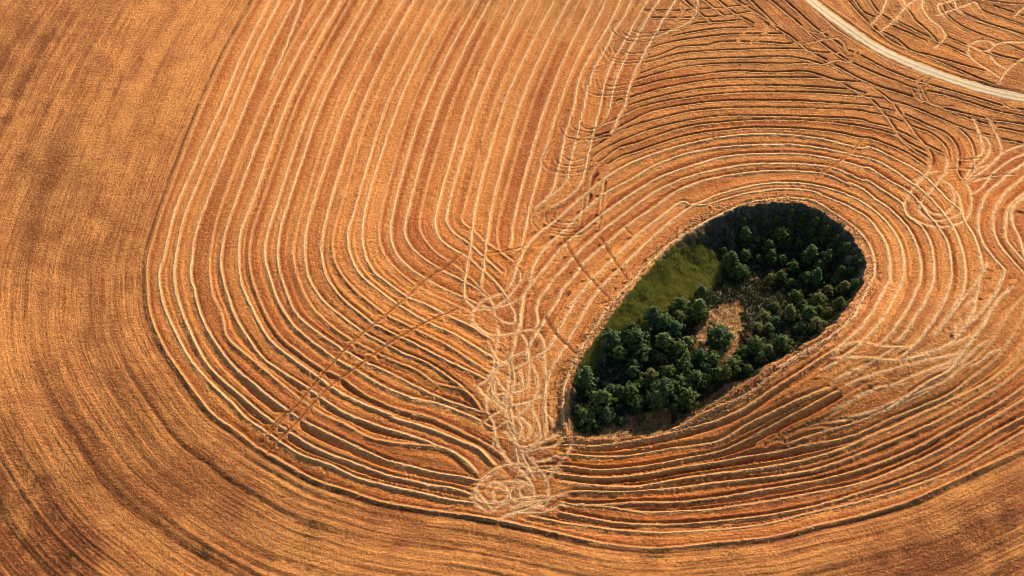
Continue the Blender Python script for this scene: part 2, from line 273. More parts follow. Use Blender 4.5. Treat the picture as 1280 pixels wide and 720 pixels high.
LOOPS2 = [   # turning loops at the row ends on the far side: worn furrows with little straw
 t3('405,130 345,160 340,190 370,230 450,270 540,280 620,270'), t3('420,210 450,240 540,250 650,230'), t3('480,200 530,220 640,215'), t3('320,260 280,310 290,350 330,400 400,425 520,420'),
 t3('300,350 340,390 420,405 530,400'), t3('420,340 460,360 550,355'), t3('370,270 350,320 370,360'), t3('320,430 240,460 200,490 165,540 160,580 190,620 300,640 450,630'),
 t3('220,480 185,530 190,600'), t3('240,540 250,590 300,605 440,600'), t3('300,570 340,580 460,560'),
 t6('590,40 540,90 530,160 560,210 640,240 740,235 860,210'), t6('610,90 610,150 660,180 760,190'), t6('670,110 680,150 740,170 800,150 850,90 860,30'), t6('560,210 450,300 410,370 430,420 500,450 600,460 700,440 800,400'),
 t6('500,370 520,400 600,415 700,400 740,380'), t6('550,350 600,380 700,360'), t6('560,290 640,250 740,200'), t6('620,330 720,250 860,210'), t6('420,390 440,430 500,460 620,465 740,440'),
 e8('960,0 870,60 840,110 880,190 930,230'), e8('1000,0 960,80 1000,150'), e8('1100,0 1050,80 1080,110'), e8('1090,130 1150,150 1230,150 1280,130'), e8('1050,190 1160,210 1280,205'),
 q4('20,170 100,190 200,180 270,130'), q4('215,0 195,130'), q4('310,-20 290,150'), e8('560,440 660,420 720,400'), e8('400,460 560,440'), e8('520,550 600,620 580,700'), e8('690,590 740,660 720,720'),
 a5('530,290 620,220 640,160'), a5('440,270 490,210 540,180'), a5('620,150 620,220 560,270'), a5('860,180 960,220 1060,200'), a5('830,295 950,280 1040,255 1120,260 1160,310 1120,350'), a5('950,230 1010,260 1060,260'),
 a5('1120,330 1180,380 1240,350'), a5('1020,420 1110,400 1180,410 1240,360'), a5('140,110 160,60 155,0'), a5('0,200 60,185 120,150 160,110'), a5('30,130 80,90 60,40'), r1('470,10 500,70 540,100'), r1('520,10 540,80 600,110'), r1('540,0 570,70 620,120 760,130'),
 r1('1010,200 1070,260 1050,340'), r1('1110,90 1170,140 1210,150'), r1('800,520 900,520 960,510'), r1('730,590 830,590 900,590'), r1('900,660 1010,640 1200,630'), r1('870,690 1000,650 1100,670'),
 r0('500,600 530,560 560,550'), r0('550,620 570,590 600,570'), d9('590,440 760,400 900,390'), d9('440,500 560,450 760,440'), d9('290,570 380,530 430,540'), d9('530,560 620,540 680,530'), d9('600,430 740,360 900,260'),
]
TRACKS = [   # wheel tracks cut across the rows
 S('321,558')+c11('200,220 280,130 410,0')+c10('0,560 160,370 330,190 550,15')+c8('690,590 820,470 930,400 1040,310'),
 c11('175,215 240,150 310,80'), c11('190,350 250,270 360,170 500,10')+c10('200,470 400,330 560,210 700,130 830,60')+c8('950,700 1020,670'),
 q4('110,220 160,310 290,470 345,520'), q4('300,200 350,290 440,420'), k6('740,410 830,530 980,670'), h5('1270,270 1150,385 1040,460 980,520'), t6('1,250 0,320'),
 c8('860,430 940,400 1040,310'), q4('430,150 465,185'), c12('340,620 400,580'), k7('260,520 150,640'), e8('1150,300 1180,360 1250,470'), q4('10,630 50,690'),
]
POINTS = [ROWS[i] for i in range(NROWS)]
for i, p in enumerate(LOOPS): POINTS.append((p, .72, .03, .62, .2, .02, .05, .02) if i < NL_K+8 else (p, .8, .035, .5, .2, .04, .04, .08))
for p in LOOPS2: POINTS.append((p, .6, .06, .12, .10, .04, .0, .45))
N_RIB = len(POINTS)
for p in TRACKS: POINTS.append((p, 0, 0, -1.0, .0, 0, .0, 0))

RIM = S('985,254 1003,256 1022,263 1042,275 1060,291 1072,308 1080,325 1082,342 1076,360 1064,377 1048,397 1030,415 997,437 956,460 929,480 907,496 887,508 862,523 838,537 812,545 785,547 760,547 735,547 716,544 709,530 709,510 712,490 718,470 727,451 738,435 751,415 766,395 784,370 801,348 821,326 845,303 870,286 900,270 930,260 960,255')
ROAD = S('1000,-11 1011,-1 1030,14 1060,36 1083,51.5 1116,70 1155,87 1198,102 1245,115 1280,122.5 1310,128')

# ------------------------------------------------------------------ height field
STEP = 0.37
XA, XB, YA, YB = -246.0, 246.0, -142.0, 186.0
nx = int((XB-XA)/STEP)+1; ny = int((YB-YA)/STEP)+1
gx = XA+np.arange(nx)*STEP; gy = YA+np.arange(ny)*STEP
GX, GY = np.meshgrid(gx, gy)
def vnoise(scale, seed):               # smooth value noise on the grid
    r = np.random.default_rng(seed)
    mx, my = int((XB-XA)/scale)+3, int((YB-YA)/scale)+3
    t = r.random((my, mx))*2-1
    fx = (gx-XA)/scale; fy = (gy-YA)/scale
    ix = fx.astype(int); iy = fy.astype(int); wx = fx-ix; wy = fy-iy
    wx = wx*wx*(3-2*wx); wy = (wy*wy*(3-2*wy))[:, None]
    a = t[iy][:, ix]*(1-wx)+t[iy][:, ix+1]*wx; b = t[iy+1][:, ix]*(1-wx)+t[iy+1][:, ix+1]*wx
    return a*(1-wy)+b*wy
def n1(s, scale, seed):
    r = np.random.default_rng(seed).random(4096)
    f = s/scale; i = np.floor(f).astype(int); w = f-i; w = w*w*(3-2*w)
    return r[i % 4096]*(1-w)+r[(i+1) % 4096]*w

CUR = []                               # world curves resampled at 0.4 m: xy, arc length, tangent
def resample(xy, step):
    seg = np.linalg.norm(np.diff(xy, axis=0), axis=1); s = np.concatenate([[0], np.cumsum(seg)])
    n = max(4, int(s[-1]/step)+1); q = np.linspace(0, s[-1], n)
    o = np.stack([np.interp(q, s, xy[:, k]) for k in range(2)], 1)
    for _ in range(3): o[1:-1] = .25*o[:-2]+.5*o[1:-1]+.25*o[2:]
    return o, q
for c in POINTS:
    xy = ground(spline(c[0]))[:, :2]
    o, q = resample(xy, .4); t = np.gradient(o, axis=0); t /= np.linalg.norm(t, axis=1)[:, None]+1e-9
    CUR.append((o, q, t))
SX = np.concatenate([c[0][:, 0] for c in CUR]); SY = np.concatenate([c[0][:, 1] for c in CUR])
SS = np.concatenate([c[1]+37.3*i for i, c in enumerate(CUR)]); STX = np.concatenate([c[2][:, 0] for c in CUR]); STY = np.concatenate([c[2][:, 1] for c in CUR])
SC = np.concatenate([np.full(len(c[0]), i) for i, c in enumerate(CUR)])
nrow_samples = int((SC < NROWS).sum())

def flood(px, py, gx, gy, steps, ids):  # jump flooding: nearest sample of every grid point
    h = gx[1]-gx[0]
    ix = np.rint((px-gx[0])/h).astype(int); iy = np.rint((py-gy[0])/h).astype(int)
    ok = (ix >= 0) & (ix < len(gx)) & (iy >= 0) & (iy < len(gy))
    near = np.full((len(gy), len(gx)), -1, np.int32); near[iy[ok], ix[ok]] = ids[ok]
    X = gx[None, :].astype(np.float32); Y = gy[:, None].astype(np.float32)
    PX = SX.astype(np.float32); PY = SY.astype(np.float32)
    d = np.where(near >= 0, (PX[near]-X)**2+(PY[near]-Y)**2, np.float32(1e12)).astype(np.float32)
    for k in steps:
        for dy in (-k, 0, k):
            for dx in (-k, 0, k):
                if dx == 0 and dy == 0: continue
                ya, yb = max(0, dy), min(len(gy), len(gy)+dy); xa, xb = max(0, dx), min(len(gx), len(gx)+dx)
                src = near[ya-dy:yb-dy, xa-dx:xb-dx]
                nd = (PX[src]-X[:, xa:xb])**2+(PY[src]-Y[ya:yb])**2
                m = (src >= 0) & (nd < d[ya:yb, xa:xb])
                near[ya:yb, xa:xb][m] = src[m]; d[ya:yb, xa:xb][m] = nd[m]
    return near
allid = np.arange(len(SX), dtype=np.int32)
# flow of the rows, at double spacing
cx, cy = gx[::2], gy[::2]
nf = flood(SX[:nrow_samples], SY[:nrow_samples], cx, cy, (256, 128, 64, 32, 16, 8, 4, 2, 1), allid[:nrow_samples])
nf = np.repeat(np.repeat(nf, 2, 0), 2, 1)[:ny, :nx]
def along(near):
    dx = GX-SX[near]; dy = GY-SY[near]
    return dx*-STY[near]+dy*STX[near], SS[near]+dx*STX[near]+dy*STY[near]
FD, FS = along(nf)
FC = SC[nf]
# relief of every row, loop and track
nr = flood(SX, SY, gx, gy, (8, 4, 2, 1), allid)
nr = np.where(nr < 0, 0, nr)
tk = allid >= int((SC < N_RIB).sum())
nt_k = flood(SX[tk], SY[tk], gx, gy, (4, 2, 1), allid[tk])
trackd = np.where(nt_k < 0, 99.0, np.hypot(GX-SX[nt_k], GY-SY[nt_k]))
RDs, RS = along(nr)
dist = np.hypot(GX-SX[nr], GY-SY[nr])
sgn = np.tanh(4*(-STY*SUNV[0]+STX*SUNV[1])/math.cos(SUN_EL))
ds = RDs*sgn[nr]
tang = (GX-SX[nr])*STX[nr]+(GY-SY[nr])*STY[nr]; far = (dist > 5.0) | (np.abs(tang) > .75)
par = np.array([[c[3], c[4], c[5], c[6]] for c in POINTS])
cid = SC[nr]
k2 = (SC >= N_RIB-len(LOOPS2)) & (SC < N_RIB)
nl2 = flood(SX[k2], SY[k2], gx, gy, (4, 2, 1), allid[k2])
loopd = np.where(nl2 < 0, 99.0, np.hypot(GX-SX[nl2], GY-SY[nl2]))
# rows are thrown up higher towards the viewer, where the plough turned the slope
pxy = 0.5+0.5*np.tanh((-20-GY)/40.0)                   # 0 far .. 1 near
gain = np.array([.65]*LROWS+[.1]*7+[.1]*len(RR)+[.4]*len(RC)+[.45]*len(RP)+[0]*(len(POINTS)-LROWS-7-len(RR)-len(RC)-len(RP)))
wl_ = 1+gain[cid]*pxy
thin = np.where(par[cid, 1] > .46, .40, .52)
wob = .8+.4*n1(SS, 9.0, 3)[nr]
wob2 = .6+.8*n1(SS, 3.1, 5)[nr]
ridge = par[cid, 2]*np.exp(-(ds/.55)**2)*wob2*wl_
groove = -par[cid, 1]*np.exp(-((ds-1.0)/thin)**2)*wob*np.minimum(wl_, 1.3)
fwid = np.where(par[cid, 3] > .5, 1.7, 1.0)
furrow = -par[cid, 3]*np.exp(-((ds+.9+fwid)/fwid)**2)*wob*(.3+pxy)
rel = np.where(far, 0, ridge+groove+furrow)
rel = rel*np.where(trackd < .9, .35, 1)-.3*np.exp(-(trackd/.5)**2)-.3*np.exp(-(loopd/.42)**2)+.12*np.exp(-((loopd-1.0)/.4)**2)
straw = np.where(far, 0, np.clip(par[cid, 0], 0, 1)*np.exp(-(dist/.7)**2)*(.35+.75*n1(SS, 4.0, 9)[nr]))
tstr = np.where(np.maximum(SC[np.where(nt_k < 0, 0, nt_k)]-N_RIB, 0) < 3, .9, .5)
shade_and_damp = tstr*np.exp(-(trackd/.38)**2)*np.clip(.95+vnoise(1.1, 57)*.35, 0, 1)  # wheel tracks: dark damp soil
shade_and_damp = np.maximum(shade_and_damp, .8*np.exp(-(loopd/.4)**2)*np.clip(.8+vnoise(2.1, 54)*.5, 0, 1))  # furrow shade of the turning loops painted in as dark lines
shade_and_damp = shade_and_damp+np.where(far, 0, (par[cid, 1] > .46)*.75*np.exp(-((ds-1.0)/.42)**2))  # shade in the deeper row grooves put into the soil colour

# which land is which
def inside(poly, X, Y):
    r = np.zeros(X.shape, bool); x0, y0 = poly[-1]
    for x1, y1 in poly:
        c = ((y1 > Y) != (y0 > Y)) & (X < (x0-x1)*(Y-y1)/(y0-y1+1e-12)+x1)
        r ^= c; x0, y0 = x1, y1
    return r
R0w = CUR[0][0]
outer_poly = np.vstack([R0w, [[400, R0w[-1, 1]+60], [400, 400], [R0w[0, 0]+60, 400]]])
inner = inside(outer_poly[::4] if len(outer_poly) > 900 else outer_poly, GX, GY)
rimw = ground(spline(RIM+RIM[:1], 3.0))[:, :2]
rim_in = inside(rimw, GX, GY)
sub = np.where((GX > rimw[:, 0].min()-14) & (GX < rimw[:, 0].max()+14) & (GY > rimw[:, 1].min()-14) & (GY < rimw[:, 1].max()+14))
qx, qy = GX[sub], GY[sub]; dm = np.full(len(qx), 1e9)
A = rimw; Bq = np.roll(rimw, -1, 0)
for a, b in zip(A, Bq):
    e = b-a; L = e@e+1e-9; t = np.clip(((qx-a[0])*e[0]+(qy-a[1])*e[1])/L, 0, 1)
    dm = np.minimum(dm, np.hypot(qx-a[0]-e[0]*t, qy-a[1]-e[1]*t))
RDIST = np.full(GX.shape, 99.0); RDIST[sub] = dm
RDIST = np.where(rim_in, RDIST, -RDIST)+np.where(RDIST < 20, vnoise(3.2, 91)*.75+vnoise(1.3, 92)*.45, 0); rim_in = RDIST > 0
pa = ground([(840, 420)])[0, :2]; pb = ground([(1000, 290)])[0, :2]
ax = (pb-pa)/np.linalg.norm(pb-pa); tt = np.clip(((GX-pa[0])*ax[0]+(GY-pa[1])*ax[1])/np.linalg.norm(pb-pa), 0, 1)
tt = tt*tt*(3-2*tt); pc = ground([(960, 400)])[0, :2]; qn = np.clip(((GX-pc[0])*.62-(GY-pc[1])*.78)/16, 0, 1); depth = 5.0+9.0*np.maximum(tt, .7*qn)
qs = np.clip((ground([(740, 440)])[0, 1]-GY)/15, 0, 1)
pit = np.where(rim_in, -depth*(1-np.exp(-(np.maximum(RDIST, 0)/((9.0-2.6*tt)*(1-.55*qs)*(1-qn)+3.4*qn))**1.2)), 0)
lip = .22*np.exp(-((RDIST+1.0)/1.1)**2)
roadc, roadq = resample(ground(spline(ROAD, 2.0))[:, :2], 1.0)
roadd = np.full(GX.shape, 99.0)
m = np.where((GX > roadc[:, 0].min()-8) & (GY > roadc[:, 1].min()-8))
rx_, ry_ = GX[m], GY[m]; best = np.full(len(rx_), 1e9)
for a, b in zip(roadc[:-1], roadc[1:]):
    e = b-a; t = np.clip(((rx_-a[0])*e[0]+(ry_-a[1])*e[1])/(e@e), 0, 1)
    best = np.minimum(best, np.hypot(rx_-a[0]-e[0]*t, ry_-a[1]-e[1]*t))
roadd[m] = best
ROADW = 2.65
onroad = np.exp(-(np.maximum(roadd-ROADW, 0)/1.0)**2)

T = np.random.default_rng(21).random((4096, 64))
def stripes(d, s, wd, ws, seed):       # fine drill lines that follow the rows
    f = d/wd+seed*17; i = np.floor(f).astype(int); w = f-i; w = w*w*(3-2*w)
    g = s/ws; j = np.floor(g).astype(int); v = g-j; v = v*v*(3-2*v)
    t = lambda a, b: T[a % 4096, b % 64]
    return (t(i, j)*(1-w)+t(i+1, j)*w)*(1-v)+(t(i, j+1)*(1-w)+t(i+1, j+1)*w)*v-.5
ln = stripes(FD, FS, .62, 26, 1)*.6+stripes(FD, FS, 1.7, 60, 2)
broad = stripes(FD, FS, 5.5, 90, 3)
near_w = np.clip((60-GY)/160, 0, 1)
amp = np.where(inner, .14+.24*pxy, .07+.36*near_w)
shade_and_damp = np.maximum(shade_and_damp, np.where(rim_in, 0, np.where(inner, .32+.42*pxy, .45*near_w*1.4)*np.clip((-ln-.17)*4, 0, 1)*np.clip(.6+vnoise(1.6, 55)*.9+vnoise(7, 56)*.5, 0, 1)))  # dips of the drill lines coloured darker, as painted furrow shade
fieldmask = ~rim_in
big = vnoise(26, 31)*.35+vnoise(11, 32)*.16
def grain(n, seed):
    a = np.random.default_rng(seed).normal(size=GX.shape)
    for _ in range(n): a[1:-1, 1:-1] = .5*a[1:-1, 1:-1]+.125*(a[:-2, 1:-1]+a[2:, 1:-1]+a[1:-1, :-2]+a[1:-1, 2:])
    return a/a.std()
fine = vnoise(3.1, 33)*.07+grain(1, 34)*.028+grain(6, 35)*.05
rel = rel*(1-onroad)*np.where(rim_in, 0, 1)
# the outer stubble keeps only the relief of its own edge
H = base(GX, GY)+big+pit+lip*np.where(rim_in, .6, 1)+np.where(fieldmask, (rel+amp*ln+np.where(inner, .06, .06+.36*near_w)*broad)*(1-onroad), 0)+fine*(1-.6*onroad)*np.where(inner, .8, .62)
floor_rough = vnoise(6, 41)*.5+vnoise(2.0, 42)*.25+vnoise(.8, 43)*.15
H = H+np.where(rim_in, floor_rough*np.clip(RDIST/4, 0, 1), 0)
H = H-.10*onroad+.35*np.exp(-((roadd-ROADW-1.2)/.7)**2)*(GY > np.interp(GX, roadc[:, 0], roadc[:, 1]))
edge = np.exp(-((FD*sgn[nf]+1.6)/.8)**2)*(FC == 0)*(~inner)
H = H-(.04+.09*pxy)*edge*(np.abs(FD) < 5)
shade_and_damp = np.maximum(shade_and_damp, .85*np.exp(-((FD*sgn[nf]+1.5)/.55)**2)*(FC == 0)*(np.abs(FD) < 5)*np.clip(.95+vnoise(2.5, 59)*.5+vnoise(11, 60)*.35, 0, 1))  # ditch outside the boundary row darkened in colour, like groove shade
def hz(x, y):
    fx = np.clip((np.asarray(x)-XA)/STEP, 0, nx-1.001); fy = np.clip((np.asarray(y)-YA)/STEP, 0, ny-1.001)
    i = fx.astype(int); j = fy.astype(int); u = fx-i; v = fy-j
    return (H[j, i]*(1-u)+H[j, i+1]*u)*(1-v)+(H[j+1, i]*(1-u)+H[j+1, i+1]*u)*v
def rdist(x, y):
    i = np.clip(((np.asarray(x)-XA)/STEP).astype(int), 0, nx-1); j = np.clip(((np.asarray(y)-YA)/STEP).astype(int), 0, ny-1)
    return RDIST[j, i]

# chaff trodden out where the machines turned
chaff = np.zeros(GX.shape)
for (px, py, r, a) in [(640, 622, 9, .75), (645, 545, 9, .6), (640, 490, 9, .5), (625, 395, 9, .35), (650, 585, 8, .45), (1185, 440, 10, .4), (1215, 385, 8, .35), (1130, 440, 11, .35), (1060, 460, 10, .25),
                       (715, 590, 9, .3), (1245, 215, 7, .3), (1225, 60, 8, .4), (1130, 10, 7, .5), (1160, 12, 6, .55), (1178, 20, 7, .4), (700, 500, 5, .3), (1270, 275, 7, .5)]:
    c = ground([(px, py)])[0]; chaff += a*np.exp(-((GX-c[0])**2+((GY-c[1])*.8)**2)/r**2)
rimband = np.exp(-((RDIST+1.6)/1.8)**2)*(~rim_in)
straw = np.clip(straw+chaff*.2*(.5+.7*vnoise(1.3, 51))+.22*rimband*(.6+.6*vnoise(1.0, 52)), 0, 1)*(1-onroad)

# ------------------------------------------------------------------ materials
def mat(name, rough=.95, spec=.15):
    m = bpy.data.materials.new(name); m.use_nodes = True; nt = m.node_tree
    b = nt.nodes['Principled BSDF']; b.inputs['Roughness'].default_value = rough
    b.inputs['Specular IOR Level'].default_value = spec
    return m, nt, b
class N:
    def __init__(s, nt): s.nt = nt
    def new(s, t, **k):
        n = s.nt.nodes.new(t)
        for a, v in k.items(): setattr(n, a, v)
        return n
    def link(s, a, b): s.nt.links.new(a, b)
    def attr(s, name): return s.new('ShaderNodeAttribute', attribute_name=name).outputs['Fac']
    def math(s, op, a, b=0.0, c=None):
        n = s.new('ShaderNodeMath', operation=op)
        for i, v in enumerate([a, b] if c is None else [a, b, c]):
            if hasattr(v, 'default_value'): s.link(v, n.inputs[i])
            else: n.inputs[i].default_value = v
        return n.outputs[0]
    def noise(s, vec, scale, detail=3, rough=.6):
        n = s.new('ShaderNodeTexNoise'); n.inputs['Scale'].default_value = scale; n.inputs['Detail'].default_value = detail; n.inputs['Roughness'].default_value = rough
        s.link(vec, n.inputs['Vector']); return n.outputs['Fac']
    def range(s, v, a, b, c=0.0, d=1.0):
        n = s.new('ShaderNodeMapRange'); s.link(v, n.inputs[0])
        for i, q in enumerate((a, b, c, d)): n.inputs[1+i].default_value = q
        return n.outputs[0]
    def mix(s, f, a, b, mode='MIX'):
        n = s.new('ShaderNodeMix', data_type='RGBA', blend_type=mode)
        for i, v in ((0, f), (6, a), (7, b)):
            if hasattr(v, 'default_value'): s.link(v, n.inputs[i])
            elif i: n.inputs[i].default_value = (*v, 1)
            else: n.inputs[i].default_value = v
        return n.outputs[2]
    def combine(s, x, y, z):
        n = s.new('ShaderNodeCombineXYZ')
        for i, v in enumerate((x, y, z)):
            if hasattr(v, 'default_value'): s.link(v, n.inputs[i])
            else: n.inputs[i].default_value = v
        return n.outputs[0]
    def bump(s, h, dist, strength, b):
        n = s.new('ShaderNodeBump'); n.inputs['Distance'].default_value = dist; n.inputs['Strength'].default_value = strength
        s.link(h, n.inputs['Height']); s.link(n.outputs[0], b.inputs['Normal'])

def field_material(name, light, dark, red, pale, olive, contrast):
    m, nt, b = mat(name); k = N(nt)
    pos = k.new('ShaderNodeNewGeometry').outputs['Position']
    d, s_ = k.attr('row_d'), k.attr('row_s')
    v1 = k.combine(k.math('MULTIPLY', d, 1.3), k.math('MULTIPLY', s_, .05), 0.0)
    v2 = k.combine(k.math('MULTIPLY', d, .28), k.math('MULTIPLY', s_, .018), 3.0)
    lines = k.noise(v1, 1.0, 3, .7); bands = k.noise(v2, 1.0, 2, .5)
    spk = k.noise(pos, 2.3, 4, .8); spk2 = k.noise(pos, .42, 3, .6); spk3 = k.noise(pos, 1.05, 2, .65); mott = k.noise(pos, .11, 4, .7); patch = k.noise(pos, .028, 4, .6); patch2 = k.noise(pos, .009, 3, .5)
    f = k.math('ADD', k.math('MULTIPLY', lines, .9 if contrast > 1.2 else .55), k.math('ADD', k.math('MULTIPLY', bands, .3 if contrast > 1.2 else .45), k.math('MULTIPLY', spk2, .2 if contrast > 1.2 else .35)))
    c = k.mix(k.range(f, .68-.13/contrast, .68+.13/contrast), dark, light)
    c = k.mix(k.range(patch, .48, .68, 0, .7), c, red)
    c = k.mix(k.range(patch2, .55, .72, 0, .35), c, olive)
    c = k.mix(k.range(mott, .5, .72, 0, .28 if contrast > 1.2 else .25), c, tuple(q*.62 for q in red))
    c = k.mix(k.range(mott, .46, .3, 0, .6 if contrast > 1.2 else .35), c, tuple(min(.75, q*1.12) for q in light))
    tn = k.attr('tone')
    c = k.mix(k.range(tn, .05, .95, 0, .95), c, tuple(q*.76 for q in red))
    c = k.mix(k.range(tn, -.1, -.9, 0, .6), c, tuple(min(.75, q*1.12) for q in light))
    c = k.mix(k.math('MULTIPLY', k.attr('rust'), k.range(spk2, .3, .6)), c, (.62, .165, .02))
    c = k.mix(k.range(spk, .48, .36, 0, .8), c, tuple(q*.36 for q in red))
    c = k.mix(k.range(spk, .58, .72, 0, .55), c, tuple(min(.75, q*1.28) for q in light))
    c = k.mix(k.range(spk3, .47, .34, 0, .38 if contrast > 1.2 else .5), c, tuple(q*.5 for q in dark))
    c = k.mix(k.range(spk3, .54, .68, 0, .3 if contrast > 1.2 else .4), c, tuple(min(.78, q*1.3) for q in light))
    st = k.math('MULTIPLY', k.attr('straw'), k.range(spk, .3, .55, .45, 1.15))
    c = k.mix(k.math('MINIMUM', st, 1.0), c, pale)
    c = k.mix(k.math('MINIMUM', k.attr('shade_and_damp'), 1.0), c, tuple(q*.30 for q in red))  # dark colour: painted shade in furrows, damp soil in wheel tracks
    k.link(c, b.inputs['Base Color'])
    h = k.math('ADD', k.math('MULTIPLY', spk3, .9), k.math('ADD', k.math('MULTIPLY', spk, .5), k.math('MULTIPLY', lines, .4)))
    k.bump(h, .6, .8, b)
    return m
M_in = field_material('ploughed_soil', (.62, .248, .064), (.45, .142, .034), (.40, .098, .022), (.74, .47, .235), (.48, .24, .065), 1.0)
M_out = field_material('stubble_soil', (.58, .238, .063), (.32, .105, .029), (.24, .072, .022), (.58, .37, .19), (.42, .22, .06), 1.5)
def floor_material():
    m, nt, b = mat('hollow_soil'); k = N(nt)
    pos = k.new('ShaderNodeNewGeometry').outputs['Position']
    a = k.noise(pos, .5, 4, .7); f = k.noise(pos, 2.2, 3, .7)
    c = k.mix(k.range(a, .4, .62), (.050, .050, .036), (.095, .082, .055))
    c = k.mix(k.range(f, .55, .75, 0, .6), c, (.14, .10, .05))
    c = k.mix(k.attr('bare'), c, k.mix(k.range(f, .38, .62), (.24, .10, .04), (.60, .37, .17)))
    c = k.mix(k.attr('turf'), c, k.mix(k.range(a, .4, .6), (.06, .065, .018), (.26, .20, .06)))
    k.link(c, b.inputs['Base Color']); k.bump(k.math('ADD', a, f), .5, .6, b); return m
M_floor = floor_material()
def straw_material(name, col, dark):
    m, nt, b = mat(name); k = N(nt)
    pos = k.new('ShaderNodeNewGeometry').outputs['Position']
    f = k.noise(pos, 1.1, 4, .75); g = k.noise(pos, .25, 3, .6)
    c = k.mix(k.range(f, .40, .56), dark, col); c = k.mix(k.range(g, .5, .75, 0, .5), c, tuple(q*.75 for q in col))
    k.link(c, b.inputs['Base Color']); k.bump(f, .4, .7, b); return m
M_straw = straw_material('straw', (.72, .455, .22), (.46, .215, .07))
M_dull = straw_material('weathered_straw', (.58, .31, .11), (.36, .14, .038))
def road_material():
    m, nt, b = mat('pale_dust'); k = N(nt)
    pos = k.new('ShaderNodeNewGeometry').outputs['Position']
    u = k.attr('across')
    f = k.noise(pos, 1.2, 4, .7); g = k.noise(pos, .16, 3, .6)
    c = k.mix(k.range(f, .35, .65), (.46, .32, .17), (.60, .46, .28))
    rut = k.math('ABSOLUTE', k.math('SUBTRACT', k.math('ABSOLUTE', u), .42))
    c = k.mix(k.range(rut, .22, .05, 0, .5), c, (.74, .62, .45))
    c = k.mix(k.range(k.math('ADD', k.math('ABSOLUTE', u), k.math('MULTIPLY', g, .7)), 1.0, 1.32, 0, .9), c, (.50, .26, .09))
    mid = k.range(k.math('ADD', k.math('ABSOLUTE', u), k.math('MULTIPLY', f, .25)), .32, .22, 0, .45)
    c = k.mix(mid, c, (.42, .30, .13))
    k.link(c, b.inputs['Base Color']); k.bump(f, .3, .5, b); return m
M_road = road_material()

def leaf_material(name, cols):
    m, nt, b = mat(name, .7, .2); k = N(nt)
    rnd = k.new('ShaderNodeObjectInfo').outputs['Random']; tint = k.attr('tint')
    c = k.mix(tint, cols[0], cols[1]); c = k.mix(k.range(rnd, 0, 1, 0, .55), c, cols[2])
    k.link(c, b.inputs['Base Color'])
    b.inputs['Subsurface Weight'].default_value = 0
    tr = k.new('ShaderNodeBsdfTranslucent'); k.link(c, tr.inputs['Color'])
    mx = k.new('ShaderNodeMixShader'); mx.inputs[0].default_value = .22
    k.link(b.outputs[0], mx.inputs[1]); k.link(tr.outputs[0], mx.inputs[2])
    k.link(mx.outputs[0], nt.nodes['Material Output'].inputs['Surface']); return m
LEAF = {'green': leaf_material('juniper_foliage', ((.040, .068, .015), (.16, .20, .032), (.07, .105, .028))),
        'blue': leaf_material('blue_green_foliage', ((.030, .060, .018), (.105, .160, .038), (.05, .095, .03))),
        'olive': leaf_material('olive_foliage', ((.075, .085, .02), (.23, .23, .05), (.15, .15, .04))),
        'red': leaf_material('rusty_foliage', ((.11, .035, .022), (.24, .08, .04), (.16, .08, .03))),
        'grey': leaf_material('grey_foliage', ((.16, .13, .075), (.34, .28, .17), (.24, .22, .12)))}
m_, nt_, b_ = mat('bark'); b_.inputs['Base Color'].default_value = (.10, .065, .04, 1); M_bark = m_
M_grass = leaf_material('grass_blades', ((.11, .135, .026), (.50, .46, .10), (.28, .28, .06)))
M_dry = leaf_material('dry_grass_blades', ((.34, .20, .075), (.66, .45, .21), (.5, .32, .13)))
M_weed = leaf_material('weed_leaves', ((.05, .08, .016), (.12, .16, .03), (.1, .12, .03)))
M_under = leaf_material('undergrowth_leaves', ((.025, .035, .012), (.065, .075, .022), (.05, .06, .02)))
M_clod = straw_material('clod_soil', (.50, .25, .095), (.30, .12, .04))

# ------------------------------------------------------------------ mesh helpers
def mesh_np(name, v, f, material, smooth=False, parent=None, attrs=None):
    f = np.asarray(f, np.int32); me = bpy.data.meshes.new(name); k = f.shape[1]
    me.vertices.add(len(v)); me.vertices.foreach_set('co', np.asarray(v, np.float32).ravel())
    me.loops.add(f.size); me.loops.foreach_set('vertex_index', f.ravel())
    me.polygons.add(len(f)); me.polygons.foreach_set('loop_start', np.arange(len(f), dtype=np.int32)*k)
    me.polygons.foreach_set('loop_total', np.full(len(f), k, np.int32))
    me.polygons.foreach_set('use_smooth', np.full(len(f), smooth, bool))
    for n, a in (attrs or {}).items():
        t = me.attributes.new(n, 'FLOAT', 'POINT'); t.data.foreach_set('value', np.asarray(a, np.float32))
    me.materials.append(material); me.update(); me.validate()
    if material is None: return me
    o = bpy.data.objects.new(name, me); C.objects.link(o)
    if parent: o.parent = parent
    return o
vid = np.arange(nx*ny, dtype=np.int32).reshape(ny, nx)
quads = np.stack([vid[:-1, :-1], vid[:-1, 1:], vid[1:, 1:], vid[1:, :-1]], -1).reshape(-1, 4)
fcx = (GX[:-1, :-1]+STEP/2).ravel(); fcy = (GY[:-1, :-1]+STEP/2).ravel()
keep = np.abs(fcx) < 182+(fcy+142)*.195
fin = inner[:-1, :-1].ravel(); fpit = rim_in[:-1, :-1].ravel()
